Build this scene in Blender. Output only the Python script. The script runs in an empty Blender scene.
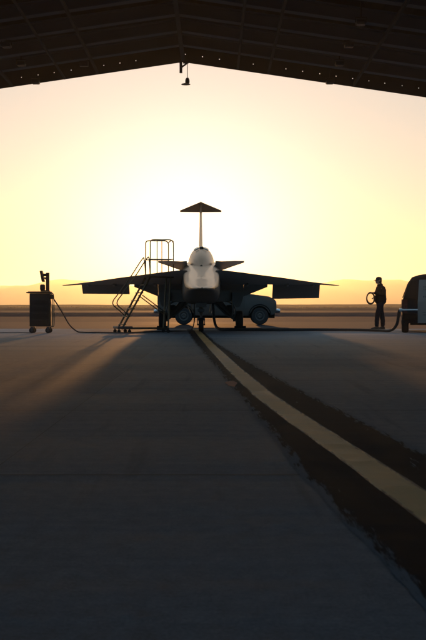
import bpy, bmesh, math, random
from mathutils import Vector, Matrix, Euler
random.seed(7)
R = math.radians
SC = bpy.context.scene
COL = SC.collection

# ------------------------------------------------------------------ helpers
def link(o, parent=None):
    COL.objects.link(o)
    if parent is not None:
        o.parent = parent
    return o

def obj(name, bm, mat, parent=None, smooth=True, angle=35):
    me = bpy.data.meshes.new(name)
    bmesh.ops.recalc_face_normals(bm, faces=bm.faces[:])
    bm.to_mesh(me); bm.free()
    if mat: me.materials.append(mat)
    o = bpy.data.objects.new(name, me)
    link(o, parent)
    if smooth:
        for p in me.polygons: p.use_smooth = True
        me.set_sharp_from_angle(angle=R(angle))
    return o

def tag(o, label=None, cat=None, group=None, kind=None):
    if label: o['label'] = label
    if cat: o['category'] = cat
    if group: o['group'] = group
    if kind: o['kind'] = kind
    return o

def thing(name, label, cat, loc, rz=0.0, group=None):
    o = bpy.data.objects.new(name, None)
    o.empty_display_size = .1
    link(o)
    o.location = loc; o.rotation_euler = (0, 0, rz)
    return tag(o, label, cat, group)

def copy_tree(o, parent=None):
    c = o.copy(); link(c)
    c.parent = parent
    for ch in [k for k in o.children]:
        copy_tree(ch, c)
    return c

def BM(): return bmesh.new()

def box(bm, c, s, rot=None, bev=0.0):
    """box centred at c with full size s"""
    m = Matrix.Translation(c)
    if rot is not None: m = m @ Euler(rot).to_matrix().to_4x4()
    r = bmesh.ops.create_cube(bm, size=1.0, matrix=m @ Matrix.Diagonal((s[0], s[1], s[2], 1)))
    if bev > 0:
        es = list({e for v in r['verts'] for e in v.link_edges})
        bmesh.ops.bevel(bm, geom=es, offset=bev, segments=2, profile=.5, affect='EDGES')

def tube(bm, pts, r, n=8, closed=False):
    pts = [Vector(p) for p in pts]
    rad = r if isinstance(r, (list, tuple)) else [r]*len(pts)
    rings = []
    prev = None
    N = len(pts)
    for i, p in enumerate(pts):
        if closed:
            t = (pts[(i+1) % N]-pts[i-1]).normalized()
        else:
            a = pts[max(i-1, 0)]; b = pts[min(i+1, N-1)]
            t = (b-a).normalized()
        if prev is None:
            up = Vector((0, 0, 1)) if abs(t.z) < .9 else Vector((1, 0, 0))
            u = t.cross(up).normalized()
        else:
            u = (prev - t*prev.dot(t))
            u = u.normalized() if u.length > 1e-6 else t.orthogonal().normalized()
        prev = u
        v = t.cross(u).normalized()
        rings.append([bm.verts.new(p + (u*math.cos(k*2*math.pi/n) + v*math.sin(k*2*math.pi/n))*rad[i]) for k in range(n)])
    m = N if closed else N-1
    for i in range(m):
        A = rings[i]; B = rings[(i+1) % N]
        for k in range(n):
            bm.faces.new((A[k], A[(k+1) % n], B[(k+1) % n], B[k]))
    if not closed:
        bm.faces.new(rings[0][::-1]); bm.faces.new(rings[-1])

def loft(bm, rings, cap=True, closed=True):
    vs = [[bm.verts.new(p) for p in r] for r in rings]
    n = len(vs[0])
    for a, b in zip(vs, vs[1:]):
        for k in range(n if closed else n-1):
            bm.faces.new((a[k], a[(k+1) % n], b[(k+1) % n], b[k]))
    if cap:
        bm.faces.new(vs[0][::-1]); bm.faces.new(vs[-1])

def lathe(bm, prof, axis='Z', c=(0, 0, 0), n=24):
    """prof: (r, h) list, revolve round axis through c"""
    c = Vector(c); rings = []
    for r, h in prof:
        ring = []
        for k in range(n):
            a = 2*math.pi*k/n
            x, y = r*math.cos(a), r*math.sin(a)
            p = {'Z': Vector((x, y, h)), 'X': Vector((h, x, y)), 'Y': Vector((x, h, y))}[axis]
            ring.append(c+p)
        rings.append(ring)
    loft(bm, rings, cap=True)

def prism(bm, poly, a, b, axis='Y', bev=0.0):
    """extrude 2-D polygon (u,v) between a and b along axis"""
    def P(u, v, t):
        return {'Y': Vector((u, t, v)), 'X': Vector((t, u, v)), 'Z': Vector((u, v, t))}[axis]
    A = [bm.verts.new(P(u, v, a)) for u, v in poly]
    B = [bm.verts.new(P(u, v, b)) for u, v in poly]
    n = len(poly)
    fs = [bm.faces.new(A[::-1]), bm.faces.new(B)]
    es = []
    for k in range(n):
        fs.append(bm.faces.new((A[k], A[(k+1) % n], B[(k+1) % n], B[k])))
    if bev > 0:
        es = list(fs[0].edges)+list(fs[1].edges)
        bmesh.ops.bevel(bm, geom=es, offset=bev, segments=2, profile=.5, affect='EDGES')

def catmull(pts, per=8):
    pts = [Vector(p) for p in pts]
    out = []
    for i in range(len(pts)-1):
        p0 = pts[max(i-1, 0)]; p1 = pts[i]; p2 = pts[i+1]; p3 = pts[min(i+2, len(pts)-1)]
        for k in range(per):
            t = k/per
            out.append(.5*((2*p1)+(p2-p0)*t+(2*p0-5*p1+4*p2-p3)*t*t+(3*p1-p0-3*p2+p3)*t**3))
    out.append(pts[-1])
    return out

# ------------------------------------------------------------------ materials
def mat(name, col, rough=.6, metal=0.0, noise=.15, scale=6.0, bump=0.0, spec=.5, stretch=(1, 1, 1), coat=0.0, rvar=.12):
    m = bpy.data.materials.new(name); m.use_nodes = True
    nt = m.node_tree; N = nt.nodes; L = nt.links
    b = N['Principled BSDF']
    b.inputs['Metallic'].default_value = metal
    b.inputs['Specular IOR Level'].default_value = spec
    b.inputs['Coat Weight'].default_value = coat
    tc = N.new('ShaderNodeTexCoord'); mp = N.new('ShaderNodeMapping')
    mp.inputs['Scale'].default_value = stretch
    L.new(tc.outputs['Object'], mp.inputs['Vector'])
    nz = N.new('ShaderNodeTexNoise'); nz.inputs['Scale'].default_value = scale; nz.inputs['Detail'].default_value = 6
    L.new(mp.outputs['Vector'], nz.inputs['Vector'])
    mx = N.new('ShaderNodeMix'); mx.data_type = 'RGBA'
    c = Vector(col[:3])
    mx.inputs['A'].default_value = (*(c*(1-noise)), 1); mx.inputs['B'].default_value = (*(c*(1+noise)), 1)
    L.new(nz.outputs['Fac'], mx.inputs['Factor'])
    L.new(mx.outputs['Result'], b.inputs['Base Color'])
    mr = N.new('ShaderNodeMapRange')
    mr.inputs['To Min'].default_value = max(.03, rough-rvar); mr.inputs['To Max'].default_value = min(1, rough+rvar)
    L.new(nz.outputs['Fac'], mr.inputs['Value']); L.new(mr.outputs['Result'], b.inputs['Roughness'])
    if bump:
        bp = N.new('ShaderNodeBump'); bp.inputs['Strength'].default_value = bump; bp.inputs['Distance'].default_value = .01
        n2 = N.new('ShaderNodeTexNoise'); n2.inputs['Scale'].default_value = scale*4; n2.inputs['Detail'].default_value = 4
        L.new(mp.outputs['Vector'], n2.inputs['Vector'])
        L.new(n2.outputs['Fac'], bp.inputs['Height']); L.new(bp.outputs['Normal'], b.inputs['Normal'])
    return m

M = {}
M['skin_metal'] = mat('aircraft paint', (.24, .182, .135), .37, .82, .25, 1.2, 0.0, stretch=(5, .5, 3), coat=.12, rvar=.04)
M['wing_paint'] = mat('wing paint', (.36, .35, .34), .5, .1, .12, 3, 0.0)
M['belly_shade'] = mat('belly shade', (.07, .065, .06), .62, 0, .2, 4, spec=.2)
M['flap_paint'] = mat('flap paint', (.22, .21, .20), .5, .1, .12, 3)
M['dark_glass'] = mat('dark glass', (.02, .022, .025), .2, 0, .1, 3)
M['gear_metal'] = mat('gear metal', (.14, .14, .14), .5, .4, .15, 10)
M['rubber'] = mat('rubber', (.025, .025, .026), .75, 0, .3, 20, .2)
M['steel'] = mat('ladder steel', (.20, .155, .10), .36, .7, .15, 12)
M['dark_steel'] = mat('dark steel', (.10, .10, .105), .5, .3, .2, 10)
M['roof_steel'] = mat('roof steel', (.10, .105, .11), .8, .0, .25, 2, 0, spec=.15)
M['rafter'] = mat('rafter primer', (.20, .22, .25), .8, 0, .2, 2, 0, spec=.15)
M['roof_sheet'] = mat('roof sheet', (.10, .10, .10), .8, 0, .25, 1.2, 0, stretch=(6, .6, 1), spec=.15)
M['wall_sheet'] = mat('hangar wall sheet', (.16, .16, .155), .7, 0, .2, 1, 0)
M['cart_paint'] = mat('cart paint', (.016, .016, .018), .6, 0, .3, 10)
M['cable'] = mat('cable sheath', (.03, .028, .028), .55, 0, .3, 12)
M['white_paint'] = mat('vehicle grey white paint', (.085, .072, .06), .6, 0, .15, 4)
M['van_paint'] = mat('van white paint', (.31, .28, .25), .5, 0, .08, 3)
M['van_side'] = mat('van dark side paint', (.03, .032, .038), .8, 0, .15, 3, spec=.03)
M['trim'] = mat('black trim', (.02, .02, .02), .7, 0, .2, 8, spec=.05)
M['chrome'] = mat('chrome', (.75, .75, .74), .18, 1, .05, 6)
M['lamp_red'] = mat('red lens', (.09, .012, .01), .3, 0, .1, 8)
M['lamp_clear'] = mat('clear lens', (.6, .6, .58), .12, .3, .1, 8)
M['rim'] = mat('wheel rim', (.10, .09, .08), .55, .3, .1, 8)
M['jacket'] = mat('dark jacket cloth', (.014, .014, .017), .95, 0, .3, 25, .3, spec=.08)
M['denim'] = mat('dark denim', (.018, .022, .032), .95, 0, .3, 30, .3, spec=.08)
M['skin'] = mat('skin', (.42, .25, .17), .55, 0, .08, 20)
M['hair'] = mat('hair', (.03, .02, .015), .7, 0, .3, 40)
M['cap'] = mat('cap cloth', (.04, .038, .036), .9, 0, .2, 30)
M['boot'] = mat('boot leather', (.03, .024, .02), .6, 0, .2, 20)
M['hose_coil'] = mat('coil sheath', (.16, .07, .03), .5, 0, .2, 20)
M['letter'] = mat('faded lettering', (.12, .12, .13), .6, 0, .1, 10)

def ground_mat(name, c1, c2, rough, streak=(1, 1, 1), scale=1.0, slab=0.0, bump=.3, fine=40, spec=.5):
    m = bpy.data.materials.new(name); m.use_nodes = True
    nt = m.node_tree; N = nt.nodes; L = nt.links
    b = N['Principled BSDF']; b.inputs['Specular IOR Level'].default_value = spec
    tc = N.new('ShaderNodeTexCoord')
    def noise(sc, st, det=6, rough_=.55):
        mp = N.new('ShaderNodeMapping'); mp.inputs['Scale'].default_value = st
        L.new(tc.outputs['Object'], mp.inputs['Vector'])
        nz = N.new('ShaderNodeTexNoise'); nz.inputs['Scale'].default_value = sc
        nz.inputs['Detail'].default_value = det; nz.inputs['Roughness'].default_value = rough_
        L.new(mp.outputs['Vector'], nz.inputs['Vector'])
        return nz
    na = noise(scale, streak); nb = noise(scale*.23, (1, 1, 1)); nc = noise(fine, (1, 1, 1), 3)
    nd = noise(.9, (.10, 5.5, 1), 5)      # broom-finish streaks running across
    def math_(op, a, bb):
        n = N.new('ShaderNodeMath'); n.operation = op
        for i, v in enumerate((a, bb)):
            if isinstance(v, (int, float)): n.inputs[i].default_value = v
            else: L.new(v, n.inputs[i])
        return n.outputs[0]
    f = math_('ADD', math_('MULTIPLY', na.outputs['Fac'], .28), math_('MULTIPLY', nb.outputs['Fac'], .26))
    f = math_('ADD', f, math_('MULTIPLY', nd.outputs['Fac'], .26))
    f = math_('ADD', f, math_('MULTIPLY', nc.outputs['Fac'], .1))
    cr = N.new('ShaderNodeMapRange'); cr.inputs['From Min'].default_value = .38; cr.inputs['From Max'].default_value = .63
    L.new(f, cr.inputs['Value'])
    mx = N.new('ShaderNodeMix'); mx.data_type = 'RGBA'
    mx.inputs['A'].default_value = (*c1, 1); mx.inputs['B'].default_value = (*c2, 1)
    L.new(cr.outputs['Result'], mx.inputs['Factor'])
    outc = mx.outputs['Result']
    if slab:
        # each cast slab has its own tone; a few small dark oil spots and rubber scuffs
        mp = N.new('ShaderNodeVectorMath'); mp.operation = 'ADD'; mp.inputs[1].default_value = (401.13, 401.5, 0)
        L.new(tc.outputs['Object'], mp.inputs[0])
        dv = N.new('ShaderNodeVectorMath'); dv.operation = 'DIVIDE'; dv.inputs[1].default_value = (4.0, 4.02, 1)
        L.new(mp.outputs['Vector'], dv.inputs[0])
        fl = N.new('ShaderNodeVectorMath'); fl.operation = 'FLOOR'; L.new(dv.outputs['Vector'], fl.inputs[0])
        wn = N.new('ShaderNodeTexWhiteNoise'); wn.noise_dimensions = '2D'; L.new(fl.outputs['Vector'], wn.inputs['Vector'])
        tone = math_('ADD', math_('MULTIPLY', wn.outputs['Value'], slab), 1-slab/2)
        spot = noise(1.7, (1, 1, 1), 5, .7)
        sp = N.new('ShaderNodeMapRange'); sp.inputs['From Min'].default_value = .66; sp.inputs['From Max'].default_value = .74
        sp.inputs['To Min'].default_value = 1; sp.inputs['To Max'].default_value = .55
        L.new(spot.outputs['Fac'], sp.inputs['Value'])
        scf = noise(1.1, (5.0, .22, 1), 4, .6)
        sc2 = N.new('ShaderNodeMapRange'); sc2.inputs['From Min'].default_value = .58; sc2.inputs['From Max'].default_value = .70
        sc2.inputs['To Min'].default_value = 1; sc2.inputs['To Max'].default_value = .72
        L.new(scf.outputs['Fac'], sc2.inputs['Value'])
        grit = math_('ADD', math_('ADD', math_('MULTIPLY', noise(85, (1, .6, 1), 2).outputs['Fac'], .8), math_('MULTIPLY', noise(11, (1, .8, 1), 4, .7).outputs['Fac'], .9)), .15)
        tone = math_('MULTIPLY', math_('MULTIPLY', tone, grit), math_('MULTIPLY', sp.outputs['Result'], sc2.outputs['Result']))
        vs_ = N.new('ShaderNodeVectorMath'); vs_.operation = 'SCALE'
        L.new(outc, vs_.inputs[0]); L.new(tone, vs_.inputs['Scale']); outc = vs_.outputs['Vector']
    L.new(outc, b.inputs['Base Color'])
    mr = N.new('ShaderNodeMapRange'); mr.inputs['To Min'].default_value = rough-.12; mr.inputs['To Max'].default_value = min(1, rough+.12)
    L.new(cr.outputs['Result'], mr.inputs['Value']); L.new(mr.outputs['Result'], b.inputs['Roughness'])
    if bump:
        bp = N.new('ShaderNodeBump'); bp.inputs['Strength'].default_value = bump; bp.inputs['Distance'].default_value = .004
        L.new(math_('ADD', nc.outputs['Fac'], nd.outputs['Fac']), bp.inputs['Height']); L.new(bp.outputs['Normal'], b.inputs['Normal'])
    return m

M['concrete'] = ground_mat('apron concrete', (.155, .195, .232), (.310, .365, .415), .75, (.5, 1.2, 1), .6, fine=30, spec=.05, slab=.22, bump=.5)
M['asphalt'] = ground_mat('taxiway asphalt', (.020, .030, .045), (.042, .057, .078), .95, (.2, 1, 1), .1, spec=.02)
M['desert'] = ground_mat('dry desert ground', (.022, .034, .052), (.050, .070, .095), 1.0, (.15, 1, 1), .05, bump=0, spec=0)
M['gravel_strip'] = ground_mat('dusty shoulder', (.022, .030, .042), (.042, .055, .072), .95, (.3, 1, 1), .3, bump=0, spec=.05)
M['yellow'] = ground_mat('worn yellow paint', (.55, .37, .15), (.85, .60, .27), .6, (1, 1, 1), 2.5, fine=60, spec=.08)
M['black_border'] = ground_mat('black border paint', (.004, .006, .009), (.034, .044, .058), .85, (5, .5, 1), 1.6, fine=50, spec=.03)
def worn(m, depth, wear, under):
    # paint worn through to the concrete: ragged along the edges, a few scuffs inside
    nt = m.node_tree; N = nt.nodes; L = nt.links; b = N['Principled BSDF']
    src = b.inputs['Base Color'].links[0].from_socket
    u = N.new('ShaderNodeUVMap'); u.uv_map = 'across'
    sx = N.new('ShaderNodeSeparateXYZ'); L.new(u.outputs['UV'], sx.inputs['Vector'])
    tc = N.new('ShaderNodeTexCoord')
    def nz(sc, st, det, rg):
        mp = N.new('ShaderNodeMapping'); mp.inputs['Scale'].default_value = st; L.new(tc.outputs['Object'], mp.inputs['Vector'])
        n = N.new('ShaderNodeTexNoise'); n.inputs['Scale'].default_value = sc; n.inputs['Detail'].default_value = det; n.inputs['Roughness'].default_value = rg
        L.new(mp.outputs['Vector'], n.inputs['Vector']); return n.outputs['Fac']
    def mt(op, x, y):
        n = N.new('ShaderNodeMath'); n.operation = op
        for i, v in enumerate((x, y)):
            if isinstance(v, (int, float)): n.inputs[i].default_value = v
            else: L.new(v, n.inputs[i])
        return n.outputs[0]
    e = mt('DIVIDE', sx.outputs['X'], depth)                       # 0 at the edge, 1 where the paint is whole
    n1 = nz(3.0, (9, .8, 1), 6, .65); n2 = nz(1.3, (6, .35, 1), 5, .7)
    k = mt('ADD', mt('MULTIPLY', mt('MINIMUM', e, 1.6), .42), mt('MULTIPLY', mt('SUBTRACT', n1, .5), 1.5))
    k = mt('SUBTRACT', k, mt('MULTIPLY', mt('MAXIMUM', mt('SUBTRACT', n2, .60), 0), wear))
    mr = N.new('ShaderNodeMapRange'); mr.inputs['From Min'].default_value = .12; mr.inputs['From Max'].default_value = .30
    L.new(k, mr.inputs['Value'])
    mx = N.new('ShaderNodeMix'); mx.data_type = 'RGBA'
    mx.inputs['A'].default_value = (*under, 1)
    L.new(src, mx.inputs['B']); L.new(mr.outputs['Result'], mx.inputs['Factor'])
    L.new(mx.outputs['Result'], b.inputs['Base Color'])
worn(M['black_border'], .075, 4.0, (.195, .235, .275))
worn(M['yellow'], .022, 2.0, (.05, .052, .055))
M['joint'] = ground_mat('joint sealant', (.03, .035, .04), (.06, .065, .07), .8, (1, 1, 1), 2)
M['orange_mark'] = ground_mat('orange chalk', (.5, .12, .05), (.6, .2, .1), .8, (1, 1, 1), 8)
M['hill'] = ground_mat('hill rock', (.08, .07, .06), (.14, .12, .10), .95, (1, 1, 1), .004, bump=0, spec=.1)
M['scrub'] = mat('dry scrub', (.035, .034, .03), .9, 0, .3, 2, spec=.1)

# ------------------------------------------------------------------ camera
CAMZ = .85
FPX = 1300.0
cam = bpy.data.cameras.new('camera'); co = bpy.data.objects.new('camera', cam); link(co)
cam.sensor_fit = 'VERTICAL'; cam.sensor_height = 36.0; cam.lens = FPX/640*36
co.location = (0, 0, CAMZ); co.rotation_euler = (R(90), 0, 0)
cam.shift_y = -15/640
cam.clip_start = .1; cam.clip_end = 60000
cam.dof.use_dof = True; cam.dof.focus_distance = 42; cam.dof.aperture_fstop = 13
SC.camera = co

# ------------------------------------------------------------------ light and sky
SUN_EL, SUN_AZ = R(2.0), math.atan2(-25, 1300)      # azimuth east of +Y
sun_dir = Vector((math.sin(SUN_AZ)*math.cos(SUN_EL), math.cos(SUN_AZ)*math.cos(SUN_EL), math.sin(SUN_EL)))
sl = bpy.data.lights.new('sun', 'SUN'); so = bpy.data.objects.new('sun', sl); link(so)
sl.energy = 3.3; sl.angle = R(.53); sl.color = (1, .45, .14)
so.rotation_euler = sun_dir.to_track_quat('Z', 'Y').to_euler()
so.location = (-20, 400, 60)

W = bpy.data.worlds.new('World'); SC.world = W; W.use_nodes = True
nt = W.node_tree; N = nt.nodes; L = nt.links
bg = N['Background']
sky = N.new('ShaderNodeTexSky'); sky.sky_type = 'NISHITA'; sky.sun_disc = False
sky.sun_elevation = SUN_EL; sky.sun_rotation = SUN_AZ
sky.altitude = 700; sky.air_density = 1.0; sky.dust_density = 1.2; sky.ozone_density = 2.0
# sun aureole: the bright glow of dusty air round the low sun, added to the sky by angle from the sun
geo = N.new('ShaderNodeTexCoord')
dot = N.new('ShaderNodeVectorMath'); dot.operation = 'DOT_PRODUCT'
nrm = N.new('ShaderNodeVectorMath'); nrm.operation = 'NORMALIZE'
L.new(geo.outputs['Generated'], nrm.inputs[0]); L.new(nrm.outputs['Vector'], dot.inputs[0])
dot.inputs[1].default_value = sun_dir
def wmath(op, a, b=None, c=None):
    n = N.new('ShaderNodeMath'); n.operation = op
    for i, v in enumerate((a, b, c)):
        if v is None: continue
        if isinstance(v, (int, float)): n.inputs[i].default_value = v
        else: L.new(v, n.inputs[i])
    return n.outputs[0]
ang = wmath('ARCCOSINE', wmath('MINIMUM', dot.outputs['Value'], .9999999))
def angle_to(d):
    n = N.new('ShaderNodeVectorMath'); n.operation = 'DOT_PRODUCT'
    L.new(nrm.outputs['Vector'], n.inputs[0]); n.inputs[1].default_value = Vector(d).normalized()
    return wmath('ARCCOSINE', wmath('MINIMUM', n.outputs['Value'], .9999999))
def lobe(width_deg, power, col, a=None):
    q = wmath('DIVIDE', a if a is not None else ang, R(width_deg))
    g = wmath('MULTIPLY', wmath('EXPONENT', wmath('MULTIPLY', wmath('MULTIPLY', q, q), -1.0)), power)
    v = N.new('ShaderNodeVectorMath'); v.operation = 'SCALE'
    v.inputs[0].default_value = col; L.new(g, v.inputs['Scale'])
    return v.outputs['Vector']
def vadd(a, b):
    v = N.new('ShaderNodeVectorMath'); v.operation = 'ADD'
    L.new(a, v.inputs[0]); L.new(b, v.inputs[1]); return v.outputs['Vector']
SKY_GAIN = 1.0
tn = N.new('ShaderNodeVectorMath'); tn.operation = 'MULTIPLY'      # white balance of the dusk sky
L.new(sky.outputs['Color'], tn.inputs[0]); tn.inputs[1].default_value = (.20, .29, .80)
acc = tn.outputs['Vector']
for wdt, pw, c in ((.5, 60, (1, .85, .55)), (4.6, 7, (1, .97, .95)), (15, 1.0, (.40, .25, .30)), (52, 4.9, (.98, .972, .675))):
    acc = vadd(acc, lobe(wdt, pw, c))
acc = vadd(acc, lobe(72, 4.1, (.42, .76, .96), angle_to((.0, -1, .42))))     # blue dusk sky opposite the sun
L.new(acc, bg.inputs['Color'])
bg.inputs['Strength'].default_value = .10

SC.view_settings.view_transform = 'Standard'; SC.view_settings.look = 'None'
SC.view_settings.gamma = 1; SC.view_settings.exposure = 0.08
SC.view_settings.use_curve_mapping = False

# ------------------------------------------------------------------ ground
def sheet(name, x0, x1, y0, y1, z, m, kind='structure', nx=1, ny=1):
    bm = BM()
    vs = [[bm.verts.new((x0+(x1-x0)*i/nx, y0+(y1-y0)*j/ny, z)) for i in range(nx+1)] for j in range(ny+1)]
    for j in range(ny):
        for i in range(nx):
            bm.faces.new((vs[j][i], vs[j][i+1], vs[j+1][i+1], vs[j+1][i]))
    o = obj(name, bm, m, smooth=False)
    tag(o, kind=kind)
    return o

sheet('ground', -8000, 8000, -2500, 8000, -.020, M['desert'])
sheet('shoulder', -400, 400, 46.6, 66, -.008, M['gravel_strip'])
sheet('taxiway', -900, 900, 66, 96, -.012, M['asphalt'])
sheet('runway', -3000, 3000, 150, 205, -.016, M['asphalt'])
sheet('apron', -200, 200, -40, 46.6, 0, M['concrete'])

# slab joints: strips of sealant lying on the concrete
bm = BM()
for y in (2.5, 6.5, 10.5, 14.6, 18.6, 22.6, 26.6, 30.6, 34.6, 38.6, 42.6):
    w = .016
    A = [bm.verts.new(p) for p in ((-60, y-w, .001), (60, y-w, .001), (60, y+w, .001), (-60, y+w, .001))]
    bm.faces.new(A)
for x in (-13.1, -9.1, -5.1, -1.13, 2.9, 6.9, 10.9):
    w = .0025
    y0 = -10
    A = [bm.verts.new(p) for p in ((x-w, y0, .0014), (x+w, y0, .0014), (x+w, 46.5, .0014), (x-w, 46.5, .0014))]
    bm.faces.new(A)
tag(obj('slab_joints', bm, M['joint'], smooth=False), kind='structure')

# taxi line: yellow stripe with irregular black borders
def interp(tab, y):
    if y <= tab[0][0]:
        (a, u), (b, v) = tab[0], tab[1]
    elif y >= tab[-1][0]:
        (a, u), (b, v) = tab[-2], tab[-1]
    else:
        for k in range(len(tab)-1):
            if tab[k][0] <= y <= tab[k+1][0]:
                (a, u), (b, v) = tab[k], tab[k+1]; break
    return u+(v-u)*(y-a)/(b-a)
centre = [(2.5, 1.08), (4, .985), (5.5, .895), (7.5, .775), (9.5, .64), (12.3, .475), (17, .29), (24.5, .04), (34.5, -.275), (52, -.80)]
lefte = [(2.5, .70), (3.9, .63), (6.7, .485), (8.5, .42), (10.9, .335), (17, .11), (24, -.18), (34.5, -.57), (52, -1.1)]
righte = [(2.5, 1.5), (5, 1.32), (7.2, 1.19), (9.8, 1.03), (12.3, .87), (15.2, .72), (20, .46), (29, .06), (40, -.27), (52, -.6)]
def strip(name, fa, fb, z, m, jit=0.0, mar=0.0):
    bm = BM(); rows = []
    uv = bm.loops.layers.uv.new('across')
    ja = jb = 0.0
    y = 2.4
    N_ = 4
    while y < 46.4:
        a, b = fa(y)-mar, fb(y)+mar
        if jit:
            ja = ja*.86+random.uniform(-jit, jit); jb = jb*.86+random.uniform(-jit, jit)
            a += ja; b += jb
        rows.append([(bm.verts.new((a+(b-a)*k/N_, y, z)), k/N_, y, b-a) for k in range(N_+1)])
        y += .06 if y < 18 else .2
    for p, q in zip(rows, rows[1:]):
        for k in range(N_):
            cs = (p[k], p[k+1], q[k+1], q[k])
            f = bm.faces.new([c_[0] for c_ in cs])
            for lp, c_ in zip(f.loops, cs):      # u: metres from the nearer edge
                lp[uv].uv = (c_[1]*c_[3] if c_[1] <= .5 else (1-c_[1])*c_[3], c_[2])
    return tag(obj(name, bm, m, smooth=False), kind='structure')
strip('line_border_marking', lambda y: interp(lefte, y), lambda y: interp(righte, y), .002, M['black_border'], .0045, .05)
strip('taxi_line_marking', lambda y: interp(centre, y)-.088, lambda y: interp(centre, y)+.088, .0035, M['yellow'], .002, .014)
bm = BM()
A = [bm.verts.new((.20+.06*math.cos(a)*(1+.2*math.sin(3*a)), 14.0+.5*math.sin(a)*(1+.15*math.cos(5*a)), .0045)) for a in [k*math.pi/8 for k in range(16)]]
bm.faces.new(A)
tag(obj('chalk_marking', bm, M['orange_mark'], smooth=False), kind='structure')

# far berm and scrub along the edge of the airfield
bm = BM(); rows = []
for i in range(241):
    x = -420+i*3.5
    h = 1.05+.12*math.sin(x*.021)+.10*math.sin(x*.083+1)+random.uniform(-.05, .05)
    y = 620+14*math.sin(x*.011)
    rows.append([bm.verts.new(p) for p in ((x, y-9, -.03), (x, y-3, h*.8), (x, y, h), (x, y+4, h*.8), (x, y+10, -.03))])
for a, b in zip(rows, rows[1:]):
    for k in range(4): bm.faces.new((a[k], b[k], b[k+1], a[k+1]))
tag(obj('berm', bm, M['desert']), kind='structure')

bm = BM()
for i in range(500):
    y = random.uniform(420, 600); x = random.uniform(-.28, .28)*y
    if 0 < y-150 < 60: continue
    r = random.uniform(.12, .30)
    res = bmesh.ops.create_icosphere(bm, subdivisions=1, radius=r, matrix=Matrix.Translation((x, y, r*.25)) @ Matrix.Diagonal((1.6, 1.2, random.uniform(.5, .9), 1)))
    for v in res['verts']: v.co += Vector((random.uniform(-1, 1), random.uniform(-1, 1), random.uniform(-1, 1)))*r*.25
tag(obj('scrub', bm, M['scrub']), kind='stuff')

# hills
def fbm(x, seed):
    s = 0; a = 1; f = 1
    for k in range(6):
        s += a*math.sin(x*f+seed*1.7+k*2.3)*math.cos(x*f*.53+seed+k)
        a *= .52; f *= 2.03
    return s
def hill_height(px):
    # skyline heights (photo pixels above horizon) across the frame, continued beyond it
    tab = [(-600, 14), (-300, 22), (-120, 16), (0, 20), (25, 20), (45, 26), (70, 27), (120, 22), (200, 18), (260, 20), (320, 24), (345, 27), (365, 25), (400, 27), (426, 24), (600, 15), (900, 20), (1200, 12)]
    return interp(tab, px)
bm = BM(); rows = []
HY = 5200.0
for i in range(421):
    px = -600+i*1800/420
    X = (px-213)/FPX*HY
    h = (hill_height(px)/FPX)*HY + fbm(px*.045, 3)*4
    prof = []
    for t, q in ((-1100, 0), (-700, .28), (-400, .6), (-150, .86), (0, 1), (250, .8), (800, .35), (1300, 0)):
        prof.append(bm.verts.new((X+fbm(px*.03+t*.01, 5)*30, HY+t+fbm(px*.06+t, 1)*50, -3+h*q+(fbm(px*.09+t*.013, 8)*4 if 0 < q < 1 else 0))))
    rows.append(prof)
for a, b in zip(rows, rows[1:]):
    for k in range(len(a)-1): bm.faces.new((a[k], b[k], b[k+1], a[k+1]))
tag(obj('hills', bm, M['hill']), kind='structure')

# haze: even dusty air
bm = BM(); box(bm, (0, 2900, 66), (17000, 11500, 134.1))
hz = bpy.data.materials.new('dusty air'); hz.use_nodes = True
hn = hz.node_tree; hn.nodes.remove(hn.nodes['Principled BSDF'])
pv = hn.nodes.new('ShaderNodeVolumePrincipled')
pv.inputs['Color'].default_value = (.80, .84, .74, 1)
pv.inputs['Density'].default_value = .00015
pv.inputs['Anisotropy'].default_value = .75
hn.links.new(pv.outputs[0], hn.nodes['Material Output'].inputs['Volume'])
hzo = obj('haze', bm, hz, smooth=False)
tag(hzo, kind='stuff')

# ------------------------------------------------------------------ hangar
PX, PZ, SL = -.74, 6.83, .145       # ridge position, edge height at the ridge, slope
def roof_z(x): return PZ - SL*abs(x-PX)
HALF = 13.0
hangar = thing('hangar', 'dark open shelter hangar with a low gabled steel roof framing the view', 'hangar', (PX, 32, 0))
def hz_(x): return PZ - SL*abs(x)      # in hangar-local x
def gable_bar(bm, y, dz0, dz1, w):
    """bar following the gable: bottom at edge+dz0, top at edge+dz1"""
    poly = [(-HALF, hz_(HALF)+dz0), (0, PZ+dz0), (HALF, hz_(HALF)+dz0), (HALF, hz_(HALF)+dz1), (0, PZ+dz1), (-HALF, hz_(HALF)+dz1)]
    prism(bm, poly, y-w/2, y+w/2, 'Y')
# fascia: plate with a row of small slots that let the sky through
bm = BM()
gable_bar(bm, 0, 0, .188, .05)
gable_bar(bm, 0, .212, .42, .05)
pitch = .415; slot = .022
k = -int(HALF/pitch)
x = k*pitch + .2
x_prev = -HALF
while x < HALF:
    if random.random() < .16:
        x += pitch; continue
    x += random.uniform(-.03, .03)
    a, b = x_prev, x-slot/2
    for (u, v) in ([(a, b)] if not (a < 0 < b) else [(a, 0), (0, b)]):
        poly = [(u, hz_(u)+.188), (v, hz_(v)+.188), (v, hz_(v)+.212), (u, hz_(u)+.212)]
        prism(bm, poly, -.024, .024, 'Y')
    x_prev = x+slot/2
    x += pitch
obj('fascia', bm, M['roof_steel'], hangar, smooth=False)
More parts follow.
